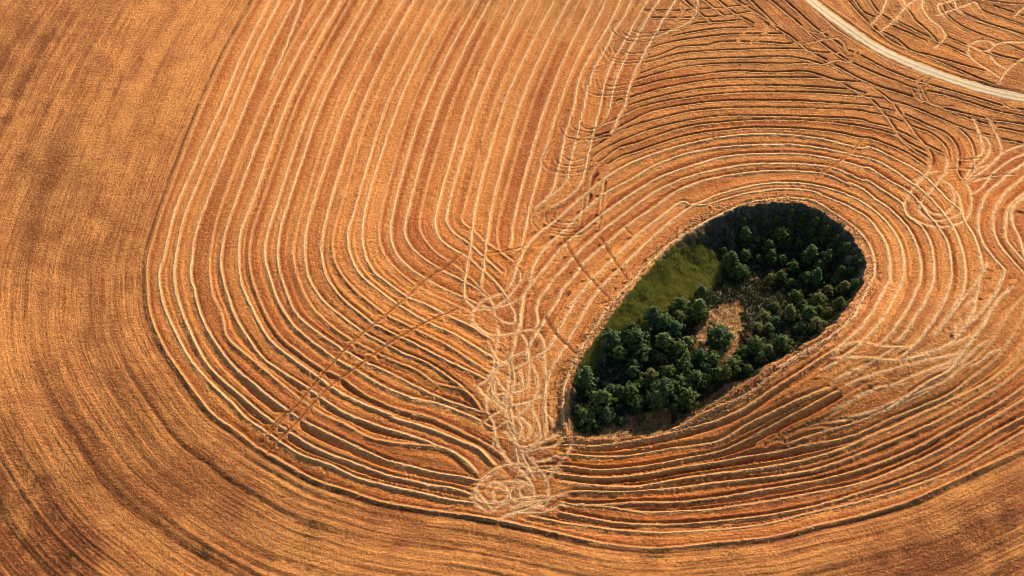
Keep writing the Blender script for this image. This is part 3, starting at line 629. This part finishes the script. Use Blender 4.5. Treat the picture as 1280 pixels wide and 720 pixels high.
# the bare sunlit patch and the turf inside the hollow
def solve(px, hc):                     # where the line of sight through a photo point stands hc above the ground
    d = rays(px); t = np.linspace(480, 900, 4200)[None, :]; L = np.linalg.norm(d, axis=1)[:, None]
    out = []
    for q, h in zip(d, hc):
        p = CAM[None]+q[None]/np.linalg.norm(q)*t[0][:, None]
        e = p[:, 2]-hz(p[:, 0], p[:, 1])-h; i = int(np.argmax(e < 0)); out.append(p[i])
    return np.array(out)
bare = np.zeros(GX.shape); turf = np.zeros(GX.shape)
def poly_mask(px): return inside(solve(S(px), [0]*len(px.split()))[:, :2], GX, GY)
b1 = poly_mask('868,432 872,410 884,394 894,383 906,378 924,376 930,384 926,398 932,404 926,418 930,430 918,446 905,462 888,458 872,446')
tf = poly_mask('716,492 720,468 732,442 752,414 775,384 795,356 815,334 838,314 860,306 890,312 902,330 900,350 885,362 862,372 845,385 812,402 790,412 765,432 745,452 730,475')
def soften(mk, n):
    a = mk.astype(np.float32)
    for _ in range(n): a[1:-1, 1:-1] = (a[:-2, 1:-1]+a[2:, 1:-1]+a[1:-1, :-2]+a[1:-1, 2:])/4
    return a
nz = vnoise(2.2, 61)*.35+vnoise(.9, 62)*.25
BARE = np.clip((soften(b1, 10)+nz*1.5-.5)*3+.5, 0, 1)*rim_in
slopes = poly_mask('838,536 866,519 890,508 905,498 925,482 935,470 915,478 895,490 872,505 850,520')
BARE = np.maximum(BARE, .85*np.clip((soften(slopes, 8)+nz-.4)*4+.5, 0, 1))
BARE = np.maximum(BARE, np.clip(1-RDIST/2.2+nz, 0, 1)*rim_in*.5*(GX < 75))
low = poly_mask('708,515 720,520 745,528 780,522 812,514 838,512 845,540 800,552 740,552 706,546')
BARE = np.maximum(BARE, .8*np.clip((soften(low, 8)+nz-.4)*4+.5, 0, 1)*rim_in)
TURF = np.clip((soften(tf, 14)+nz-.5)*4+.5, 0, 1)*rim_in
def land(name, sel, material, extra):
    q = quads[sel]; u, inv = np.unique(q, return_inverse=True)
    v = np.stack([GX.ravel()[u], GY.ravel()[u], H.ravel()[u]], 1)
    at = {n: a.ravel()[u] for n, a in extra.items()}
    o = mesh_np(name, v, inv.reshape(-1, 4), material, True, None, at); o['kind'] = 'structure'; return o
rust = np.zeros(GX.shape)
for (px, py, rx, ry, a) in [(775, 577, 26, 11, 1.3), (830, 610, 12, 22, .5), (640, 320, 14, 10, .4), (620, 305, 10, 20, .35), (1240, 250, 14, 20, .5), (1180, 70, 25, 12, .35), (720, 110, 12, 30, .35), (1100, 520, 30, 10, .3), (560, 420, 20, 16, .3)]:
    c = ground([(px, py)])[0]; rust += a*np.exp(-((GX-c[0])/rx)**2-((GY-c[1])/ry)**2)
hsh = np.random.default_rng(77).random((len(POINTS)+1, 2))*2-1
tone = np.where(FD > 0, hsh[FC, 0], hsh[FC, 1])*(.55+.6*n1(SS, 22, 78)[nf])*np.clip(np.abs(FD)/.8, .2, 1)
tone = np.where(inner, tone, stripes(FD, FS, 7.0, 120, 9)*1.1+stripes(FD, FS, 2.4, 80, 10)*.9)
for (px, py, rx, ry, a) in [(15, 135, 40, 38, .9), (60, 45, 25, 20, .5), (110, 700, 50, 18, 1.1), (30, 640, 26, 30, .9), (1230, 690, 40, 25, .7), (20, 300, 30, 30, .4), (180, 400, 25, 40, .35), (150, 120, 40, 40, -.5), (260, 640, 45, 22, -.5), (1150, 690, 80, 20, .5), (420, 620, 40, 10, .5), (250, 60, 20, 30, -.25)]:
    c = ground([(px, py)])[0]; tone = tone+a*np.exp(-((GX-c[0])/rx)**2-((GY-c[1])/ry)**2)*(~inner)*(.7+.6*vnoise(5, 79))
row = {'tone': tone, 'rust': rust, 'row_d': FD, 'row_s': FS, 'straw': straw, 'shade_and_damp': np.clip(shade_and_damp, 0, 1)}
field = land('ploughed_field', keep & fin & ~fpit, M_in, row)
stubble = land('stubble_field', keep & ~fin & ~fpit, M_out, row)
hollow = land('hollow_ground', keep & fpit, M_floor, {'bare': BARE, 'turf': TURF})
# the plain carries on to the horizon round the modelled land
ring = [(-12000, -12000), (12000, -12000), (12000, 12000), (-12000, 12000)]
x0, x1 = gx[0], gx[-1]; y0, y1 = gy[0], gy[-1]
wa = 182+(y0+142)*.195; wb = 182+(y1+142)*.195
pv = [(*p, -1.5) for p in ring]+[(-wa+1, y0+1, -1.5), (wa-1, y0+1, -1.5), (wb-1, y1-1, -1.5), (-wb+1, y1-1, -1.5)]
pl = mesh_np('plain', pv, [(0, 1, 5, 4), (1, 2, 6, 5), (2, 3, 7, 6), (3, 0, 4, 7)], M_out); pl['kind'] = 'structure'
# dirt road
rt = np.gradient(roadc, axis=0); rt /= np.linalg.norm(rt, axis=1)[:, None]; rn = np.stack([-rt[:, 1], rt[:, 0]], 1)
us = np.linspace(-1, 1, 13); V = []; U = []
for i in range(len(roadc)):
    wv = ROADW*(1+.12*(n1(np.array([i*1.0]), 4, 71)[0]-.5)+.28*(n1(np.array([i*1.0]), 1.6, 72)[0]-.5))
    for u in us:
        p = roadc[i]+rn[i]*u*wv
        V.append((p[0], p[1], hz(p[0], p[1])+.14-.16*max(0, abs(u)-.8)/.2*.9-.05*math.exp(-((abs(u)-.42)/.15)**2))); U.append(u)
n = len(us); F = [(i*n+j, i*n+j+1, (i+1)*n+j+1, (i+1)*n+j) for i in range(len(roadc)-1) for j in range(n-1)]
rd = mesh_np('dirt_road', V, F, M_road, True, None, {'across': U}); rd['kind'] = 'structure'

# ------------------------------------------------------------------ straw swaths: one raised ribbon each, lying along its row
prof = np.array([(-1, -.35), (-.72, .25), (-.35, .8), (0, 1.0), (.38, .78), (.74, .22), (1, -.35)])
for ci in range(N_RIB):
    pts, w, h, stw, gr, rg, fu, thr = POINTS[ci]
    o, q, t = CUR[ci]
    msk = (np.abs(o[:, 0]) < 184+(o[:, 1]+142)*.195) & (o[:, 1] > YA+1) & (o[:, 1] < YB-1) & (np.hypot(0, 0) == 0)
    idx = np.where(msk)[0]
    if len(idx) < 5: continue
    o, q, t = o[idx[0]:idx[-1]+1], q[idx[0]:idx[-1]+1], t[idx[0]:idx[-1]+1]
    nrm = np.stack([-t[:, 1], t[:, 0]], 1)
    a = n1(q, 2.2, 100+ci); b = n1(q, 7.5, 400+ci); c = n1(q, .9, 700+ci)
    lump = .38*a+.32*b+.30*c
    taper = np.clip(np.minimum(q-q[0], q[-1]-q)/3.0, 0, 1)
    hh = h*np.clip((lump-thr)/.4, -.3, 1.35)*taper
    ww = w*.55*(.7+.6*lump)*(.5+.5*taper)
    off = ((n1(q, 3.3, 1000+ci)-.5)*.5+(n1(q, 1.37, 1300+ci)-.5)*.28+(n1(q, .61, 1900+ci)-.5)*.18)*(1 if ci < NROWS else .45)
    P = len(prof); V = np.zeros((len(o), P, 3))
    for j, (u, z) in enumerate(prof):
        e = o+nrm*(off+u*ww)[:, None]
        jit = (n1(q, .7, 1600+ci*7+j)-.5)*.22*min(1, h/.13)
        V[:, j, 0] = e[:, 0]; V[:, j, 1] = e[:, 1]
        V[:, j, 2] = hz(e[:, 0], e[:, 1])+np.where(hh > 0, hh*z, hh-.1)+jit*(1 if 0 < j < P-1 else 0)-(.06 if j in (0, P-1) else 0)
    on = np.interp(0, [0], [0])
    I = np.arange(len(o)*P).reshape(len(o), P)
    F = np.stack([I[:-1, :-1], I[:-1, 1:], I[1:, 1:], I[1:, :-1]], -1).reshape(-1, 4)
    mid = o[:-1]                                  # leave out what would lie in the hollow or on the road
    bad = (rdist(mid[:, 0], mid[:, 1]) > .3) | (hh[:-1] < -.02)
    jx = np.clip(((mid[:, 0]-XA)/STEP).astype(int), 0, nx-1); jy = np.clip(((mid[:, 1]-YA)/STEP).astype(int), 0, ny-1)
    bad |= (roadd[jy, jx] < ROADW+.3) | (trackd[jy, jx] < .5)
    F = F.reshape(len(o)-1, P-1, 4)[~bad].reshape(-1, 4)
    if len(F) < 6: continue
    mesh_np('straw_swath' if ci < NROWS else 'straw_trail', V.reshape(-1, 3), F, M_straw if stw > .4 else M_dull, True, field)

# ------------------------------------------------------------------ trees
def crown_mesh(name, seed, shape):     # leaf-sized faces in clumps through the crown's volume; radius 1, base at z=0
    r = np.random.default_rng(seed); V = []; F = []; tint = []
    hgt = {'round': 1.75, 'cone': 2.45, 'bush': 1.35}[shape]
    nc = {'round': 175, 'cone': 175, 'bush': 120}[shape]
    lob = r.random(6)*6.28
    for c in range(nc):
        z = r.random()**.85; ang = r.random()*6.2832
        if shape == 'cone': rad = (1-z)**.75*.92+.08
        elif shape == 'round': rad = math.sqrt(max(0, 1-(2*z-.82)**2/1.42))*(1 if seed % 2 else (1.12-.62*z))
        else: rad = math.sqrt(max(0, 1-z**2))
        rad *= 1+.34*math.sin(2*ang+lob[0])*math.sin(5*z+lob[1])+.22*math.sin(5*ang+lob[2]+3*z)
        rr = rad*(r.random()**.38)*(.86 if r.random() < .8 else 1.12)
        ctr = np.array([math.cos(ang)*rr, math.sin(ang)*rr, z*hgt*(.9 if seed % 2 else 1.08)+.12+.08*r.normal()])
        out = np.array([ctr[0], ctr[1], (ctr[2]-hgt*.35)*.9]); out /= np.linalg.norm(out)+1e-6
        size = .07+.09*r.random(); cl_t = r.random()
        for l in range(20):
            d = r.normal(size=3); d /= np.linalg.norm(d); d = d+out*.55
            p = ctr+d*size*(.35+.75*r.random())
            nrm = d+out*.5+r.normal(size=3)*.55; nrm /= np.linalg.norm(nrm)
            a = np.cross(nrm, r.normal(size=3)); a /= np.linalg.norm(a)+1e-6; b = np.cross(nrm, a)
            s = .036+.042*r.random(); e = s*(1.2+r.random())
            i = len(V); V += [p-a*s-b*e*.6, p+a*s-b*e*.3, p+a*s*.3+b*e, p-a*s*.8+b*e*.5]
            F.append((i, i+1, i+2, i+3)); tt_ = min(1, max(0, .25+.5*cl_t+.25*r.normal())); tint += [tt_]*4
    o = mesh_np(name, np.array(V), F, LEAF['green'], False, None, {'tint': tint})
    me = o.data; bpy.data.objects.remove(o); return me
def limb_tube(V, F, a, b, ra, rb, n=6):
    a, b = np.array(a), np.array(b); d = b-a; d /= np.linalg.norm(d); u = np.cross(d, [.3, .9, .1]); u /= np.linalg.norm(u); w = np.cross(d, u); i0 = len(V)
    for p, rr in ((a, ra), (b, rb)):
        for k in range(n): V.append(p+(u*math.cos(6.2832*k/n)+w*math.sin(6.2832*k/n))*rr)
    for k in range(n): F.append((i0+k, i0+(k+1) % n, i0+n+(k+1) % n, i0+n+k))
def trunk_mesh(name, seed, tall):
    r = random.Random(seed); V = []; F = []; p = (0, 0, -.15); ra = .11
    for k in range(4):
        q = (p[0]+r.uniform(-.06, .06), p[1]+r.uniform(-.06, .06), p[2]+tall/4); limb_tube(V, F, p, q, ra, ra*.78); p = q; ra *= .78
        for s in range(2):
            an = r.random()*6.28; limb_tube(V, F, p, (p[0]+math.cos(an)*.55, p[1]+math.sin(an)*.55, p[2]+.25+.2*r.random()), ra*.55, .012, 5)
    o = mesh_np(name, np.array(V), F, M_bark, True); me = o.data; bpy.data.objects.remove(o); return me
CROWN = {s: [crown_mesh('crown', 300+k+ord(s[0]), s) for k in range(4 if s != 'bush' else 3)] for s in ('round', 'cone', 'bush')}
TRUNK = {s: trunk_mesh('trunk', 9, h) for s, h in (('round', 1.5), ('cone', 2.1), ('bush', 1.0))}
# (photo x, photo y of the crown's middle, crown radius in photo px, shape, foliage)
TREES = [tuple(q.split(',')) for q in '''931.7,296,11,cone,green 955,299,5,bush,green 964.5,300,5.5,bush,green 978,293,11,round,olive 961,310,8,round,green 930,319,9,round,green 913,327,12,round,green 925,338,11,round,green
964.5,321,9,round,green 978,325,7,round,green 981,339,5,bush,red 992,334,8,round,green 1012.7,323,12,cone,green 1035,323,11,round,green 1025,335,10,round,green 1062.7,324,6.5,bush,grey 1076,326,4.5,bush,green
963,349,8,round,olive 976,347,8,round,green 1019.7,352,11,cone,blue 1007,346,9,round,green 1036,363,8,round,olive 1056,361,8,round,olive 995,370,9,round,green 1045,350,8,round,green 990,353,8,round,green
1004.6,380,8,round,green 1022.7,374,9,round,olive 986.6,394,11,cone,olive 968.5,383,7,round,green 956,397,8,round,olive 947,408,8,round,olive 959.5,412,8,round,green 970,403,7,round,blue 1010,396,11,round,green
1021,407,9,round,olive 1002,409,10,round,green 1037,392,7,round,olive 1025,386,7,bush,green 945,431,9,round,green 959.5,439,9,round,olive 977.5,429.5,11,round,green 934,422,6,bush,red 930.6,438,8,round,green 952,448,8,round,green
900,419,14,round,blue 891,451,9,round,green 916,457,11,round,green 898,466,9,round,green 884,462,8,round,blue
876.7,368,10,cone,green 850,381,11,round,green 873,389,13,cone,green 848,396,8,round,olive 816.7,398,12,round,blue 830,403,12,round,green 842,412,12,round,blue 808,413,9,round,green 790,411,8,round,blue
763,424,12,round,blue 773,442,11,round,green 795,426,12,round,blue 830,429,12,round,green 803,441,12,round,green 792,456,9,round,blue 850,439,11,round,green 875,444,11,round,blue 857,452,9,cone,green 892,442,7,bush,olive 825,447,9,round,olive 860,429,9,round,olive
732,478,13,cone,blue 752,502,17,round,green 733,522,15,round,green 721.7,511,7,bush,olive 765,487,9,round,blue 776,491,9,round,green 790,492,12,round,green 791,466,9,round,blue 795,504,9,round,blue 813,470,12,round,olive 829,489,14,round,blue
821,501,13,cone,green 858,497,11,round,green 850,477,11,round,blue 870,473,11,round,green 883,474,9,round,green 836.7,465,10,round,green 855,458,10,round,green 805,480,9,round,green 757,521,9,round,blue 843,485,9,round,green 908,466,9,round,olive 921,448,7,bush,olive 1050,380,8,round,green 1070,354,7,round,green 1052,341,8,round,green 1066,336,6,bush,green 1000,304,6,bush,green 1020,300,6,bush,green 1040,308,7,bush,green 948,322,6,bush,green 775,526,6,bush,blue 800,522,6,bush,green 842,508,6,bush,olive 745,533,6,bush,green 936,461,6,bush,green 966,446,6,bush,green 990,264,5.5,bush,green 1006,269,6,bush,green 1021,277,6,bush,green 1035,285,6.5,bush,green 1048,296,6,bush,green 1060,309,6,bush,green 1000,281,6,bush,green 1015,288,6.5,bush,green 1030,300,6,bush,green 1050,312,6,bush,green 972,271,5,bush,green 953,277,5,bush,green 988,279,5.5,bush,green 1070,322,5,bush,green 905,312,5,bush,green 930,275,4.5,bush,green'''.split()]
bandname = [(345, 'on shaded upper slope'), (390, 'in upper middle belt'), (432, 'level with bare sunlit patch'), (470, 'just below bare patch'), (600, 'in front row of the hollow')]
def ordinal(n): return ['first', 'second', 'third', 'fourth', 'fifth', 'sixth', 'seventh', 'eighth', 'ninth', 'tenth', 'eleventh', 'twelfth', 'thirteenth', 'fourteenth', 'fifteenth', 'sixteenth', 'seventeenth', 'eighteenth', 'nineteenth', 'twentieth', 'twenty-first', 'twenty-second', 'twenty-third', 'twenty-fourth', 'twenty-fifth', 'twenty-sixth'][n]
tr = [(float(a), float(b), float(c), s, f) for a, b, c, s, f in TREES]
def band(y): return next(i for i, (v, _) in enumerate(bandname) if y < v)
colour = {'green': 'deep green', 'blue': 'blue-green', 'olive': 'olive green', 'red': 'rusty red', 'grey': 'pale grey'}
shape_n = {'round': 'round tree', 'cone': 'pointed juniper', 'bush': 'low bush'}
SPECIAL = {(900, 419): 'blue-green round bush standing alone on the bare sunlit patch', (1062.7, 324): 'pale grey shrub near the right rim of the hollow',
           (1076, 326): 'small bright green bush right against the right-hand rim', (981, 339): 'rusty red shrub among the dark trees of the upper slope', (934, 422): 'rusty red shrub at the right edge of the bare sunlit patch',
           (978, 293): 'olive round tree standing apart, nearest the top rim', (931.7, 296): 'pointed green juniper at the upper left of the shaded slope', (733, 522): 'broad green tree at the bottom left tip of the hollow',
           (752, 502): 'largest round green tree, just behind the bottom left tip of the hollow', (721.7, 511): 'small yellowish green bush at the left edge beside the bottom tip', (732, 478): 'pointed blue-green juniper at the left edge above the bottom tip',
           (763, 424): 'blue-green tree at the left end, against the lower corner of the grass', (873, 389): 'tall pointed juniper just left of the bare sunlit patch', (876.7, 368): 'pointed juniper at the right edge of the grass, above the bare patch'}
order = {}
for b in range(len(bandname)):
    for k in set(f for *_, f in tr):
        for s in shape_n:
            ids = sorted([i for i, t in enumerate(tr) if band(t[1]) == b and t[4] == k and t[3] == s and (t[0], t[1]) not in SPECIAL], key=lambda i: tr[i][0])
            for n_, i in enumerate(ids): order[i] = (n_, len(ids))
pos = solve([(a, b) for a, b, *_ in tr], [.30*c*.95 for a, b, c, *_ in tr])
for i, (a, b, c, s, f) in enumerate(tr):
    p = pos[i]; zb = float(hz(p[0], p[1]))
    e = bpy.data.objects.new('shrub' if s == 'bush' else 'tree', None); C.objects.link(e); e.empty_display_size = 1
    R = c*.30*1.17*random.uniform(.86, 1.12); e.location = (p[0], p[1], zb-.1); e.rotation_euler = (0, 0, random.uniform(0, 6.28)); k = random.uniform(.88, 1.12)
    e.scale = (R*random.uniform(.92, 1.08), R*random.uniform(.92, 1.08), R*k*.9)
    if (a, b) in SPECIAL: lab = SPECIAL[(a, b)]
    else:
        n_, tot = order[i]
        which = '' if tot == 1 else ordinal(n_)+' from left of '
        noun = colour[f]+' '+shape_n[s]+('s ' if tot > 1 else ' ')
        lab = (('only ' if tot == 1 else which)+noun+bandname[band(b)][1])
    e['label'] = lab; e['category'] = 'shrub' if s == 'bush' else 'tree'; e['group'] = 'trees and shrubs growing in the hollow'
    me = CROWN[s][i % len(CROWN[s])]
    o = bpy.data.objects.new('crown', me); C.objects.link(o); o.parent = e
    o.material_slots[0].link = 'OBJECT'; o.material_slots[0].material = LEAF[f]
    t = bpy.data.objects.new('trunk', TRUNK[s]); C.objects.link(t); t.parent = e

# ------------------------------------------------------------------ grass, weeds and clods
def tufts(name, xy, hmin, hmax, wide, material, blades, seed):
    r = np.random.default_rng(seed); n = len(xy); z = hz(xy[:, 0], xy[:, 1]); V = []; tint = []
    for b in range(blades):
        an = r.random(n)*6.2832; lean = r.random(n)*.7; h = hmin+(hmax-hmin)*r.random(n); w = wide*(.5+r.random(n))
        o = r.normal(size=(n, 2))*wide*.9
        bx, by = xy[:, 0]+o[:, 0], xy[:, 1]+o[:, 1]
        l = np.stack([bx-np.sin(an)*w*.5, by+np.cos(an)*w*.5, z-.08], 1); rr = np.stack([bx+np.sin(an)*w*.5, by-np.cos(an)*w*.5, z-.08], 1)
        t = np.stack([bx+np.cos(an)*lean*h, by+np.sin(an)*lean*h, z+h], 1)
        V.append(np.stack([l, rr, t], 1).reshape(-1, 3)); tint.append(np.repeat(r.random(n), 3))
    V = np.vstack(V); F = np.arange(len(V)).reshape(-1, 3)
    o = mesh_np(name, V, F, material, False, None, {'tint': np.concatenate(tint)}); o['kind'] = 'stuff'; return o
def pick(weight, n, seed):
    r = np.random.default_rng(seed); w = weight.ravel(); i = r.choice(len(w), n, p=w/w.sum())
    return np.stack([GX.ravel()[i]+(r.random(n)-.5)*STEP, GY.ravel()[i]+(r.random(n)-.5)*STEP], 1)
o = tufts('grass', pick(TURF**2+.001*rim_in, 15000, 1), .3, 1.0, .34, M_grass, 4, 11); o['label'] = 'olive green grass on the left side of the hollow'; o['category'] = 'grass'
o = tufts('dry_grass', pick(BARE*rim_in+.03*rim_in+.22*TURF*(vnoise(3.5, 63) > .1), 9000, 2), .2, .6, .28, M_dry, 4, 12); o['label'] = 'straw-coloured dry grass on the sunlit ground of the hollow'; o['category'] = 'grass'
o = tufts('undergrowth', pick(rim_in*np.clip((RDIST-.3)/2, 0, 1)*(1-BARE)*(1-TURF), 14000, 3), .3, 1.0, .45, M_under, 4, 13); o['label'] = 'dark green low undergrowth between the trees'; o['category'] = 'undergrowth'
wp = []
for (px, py, rx, ry, n) in [(92, 697, 14, 4, 90), (258, 688, 8, 4, 110), (392, 664, 12, 4, 130), (820, 691, 14, 4, 170), (912, 690, 16, 4, 150), (1150, 628, 8, 2, 50), (45, 612, 14, 12, 40), (700, 690, 30, 6, 25), (340, 640, 30, 10, 30), (1000, 690, 40, 8, 30)]:
    c = ground([(px, py)])[0]; r = np.random.default_rng(px); q = r.normal(size=(n, 2))*[rx*.22, ry*.5]; wp.append(c[None, :2]+q)
o = tufts('weeds', np.vstack(wp), .12, .35, .25, M_weed, 4, 14); o['label'] = 'green weeds in small patches on the stubble'; o['category'] = 'weeds'
def clods(name, xy, smin, smax, material, seed):
    r = np.random.default_rng(seed); ph = (1+5**.5)/2
    iv = np.array([(-1, ph, 0), (1, ph, 0), (-1, -ph, 0), (1, -ph, 0), (0, -1, ph), (0, 1, ph), (0, -1, -ph), (0, 1, -ph), (ph, 0, -1), (ph, 0, 1), (-ph, 0, -1), (-ph, 0, 1)])/1.9
    fi = np.array([(0, 11, 5), (0, 5, 1), (0, 1, 7), (0, 7, 10), (0, 10, 11), (1, 5, 9), (5, 11, 4), (11, 10, 2), (10, 7, 6), (7, 1, 8), (3, 9, 4), (3, 4, 2), (3, 2, 6), (3, 6, 8), (3, 8, 9), (4, 9, 5), (2, 4, 11), (6, 2, 10), (8, 6, 7), (9, 8, 1)])
    n = len(xy); s = smin+(smax-smin)*r.random(n)**2; v = iv[None]*(.7+.6*r.random((n, 12, 1)))*s[:, None, None]*np.array([1, 1, .7])
    v = v+np.stack([xy[:, 0], xy[:, 1], hz(xy[:, 0], xy[:, 1])+s*.15], 1)[:, None]
    f = fi[None]+(np.arange(n)*12)[:, None, None]
    o = mesh_np(name, v.reshape(-1, 3), f.reshape(-1, 3), material, False); o['kind'] = 'stuff'; return o
band_w = np.exp(-((RDIST+2.2)/2.0)**2)*(~rim_in)*(.3+np.clip(vnoise(5, 81), 0, 1))
o = clods('soil_clods', pick(band_w, 4200, 5), .12, .5, M_clod, 6); o['label'] = 'crumbled earth clods along the rim of the hollow'; o['category'] = 'clods'

# loose straw lying about the swaths
r = np.random.default_rng(44); n = 42000
wr = np.array([{True: p[3]*(1 if i < NROWS else .3), False: 0}[i < N_RIB] for i, p in enumerate(POINTS)])[SC]
i = r.choice(len(SX), n, p=wr/wr.sum()); off = r.normal(size=(n, 2))*.62
px_, py_ = SX[i]+off[:, 0], SY[i]+off[:, 1]
ok = (rdist(px_, py_) < -.2) & (np.abs(px_) < 180+(py_+142)*.195) & (py_ > YA+2) & (py_ < YB-2); px_, py_ = px_[ok], py_[ok]; n = len(px_)
an = r.random(n)*6.2832; L = .14+.22*r.random(n); W = .06+.09*r.random(n); z0 = hz(px_, py_)+.05+.12*r.random(n); tl = (r.random(n)-.4)*.22
ca, sa = np.cos(an), np.sin(an)
V = np.stack([np.stack([px_+ca*L*a-sa*W*b, py_+sa*L*a+ca*W*b, z0+tl*a], 1) for a, b in ((-1, -1), (1, -1), (1, 1), (-1, 1))], 1).reshape(-1, 3)
o = mesh_np('straw_litter', V, np.arange(len(V)).reshape(-1, 4), M_straw, False); o['kind'] = 'stuff'; o['label'] = 'loose pale straw scattered along the swaths'; o['category'] = 'straw'
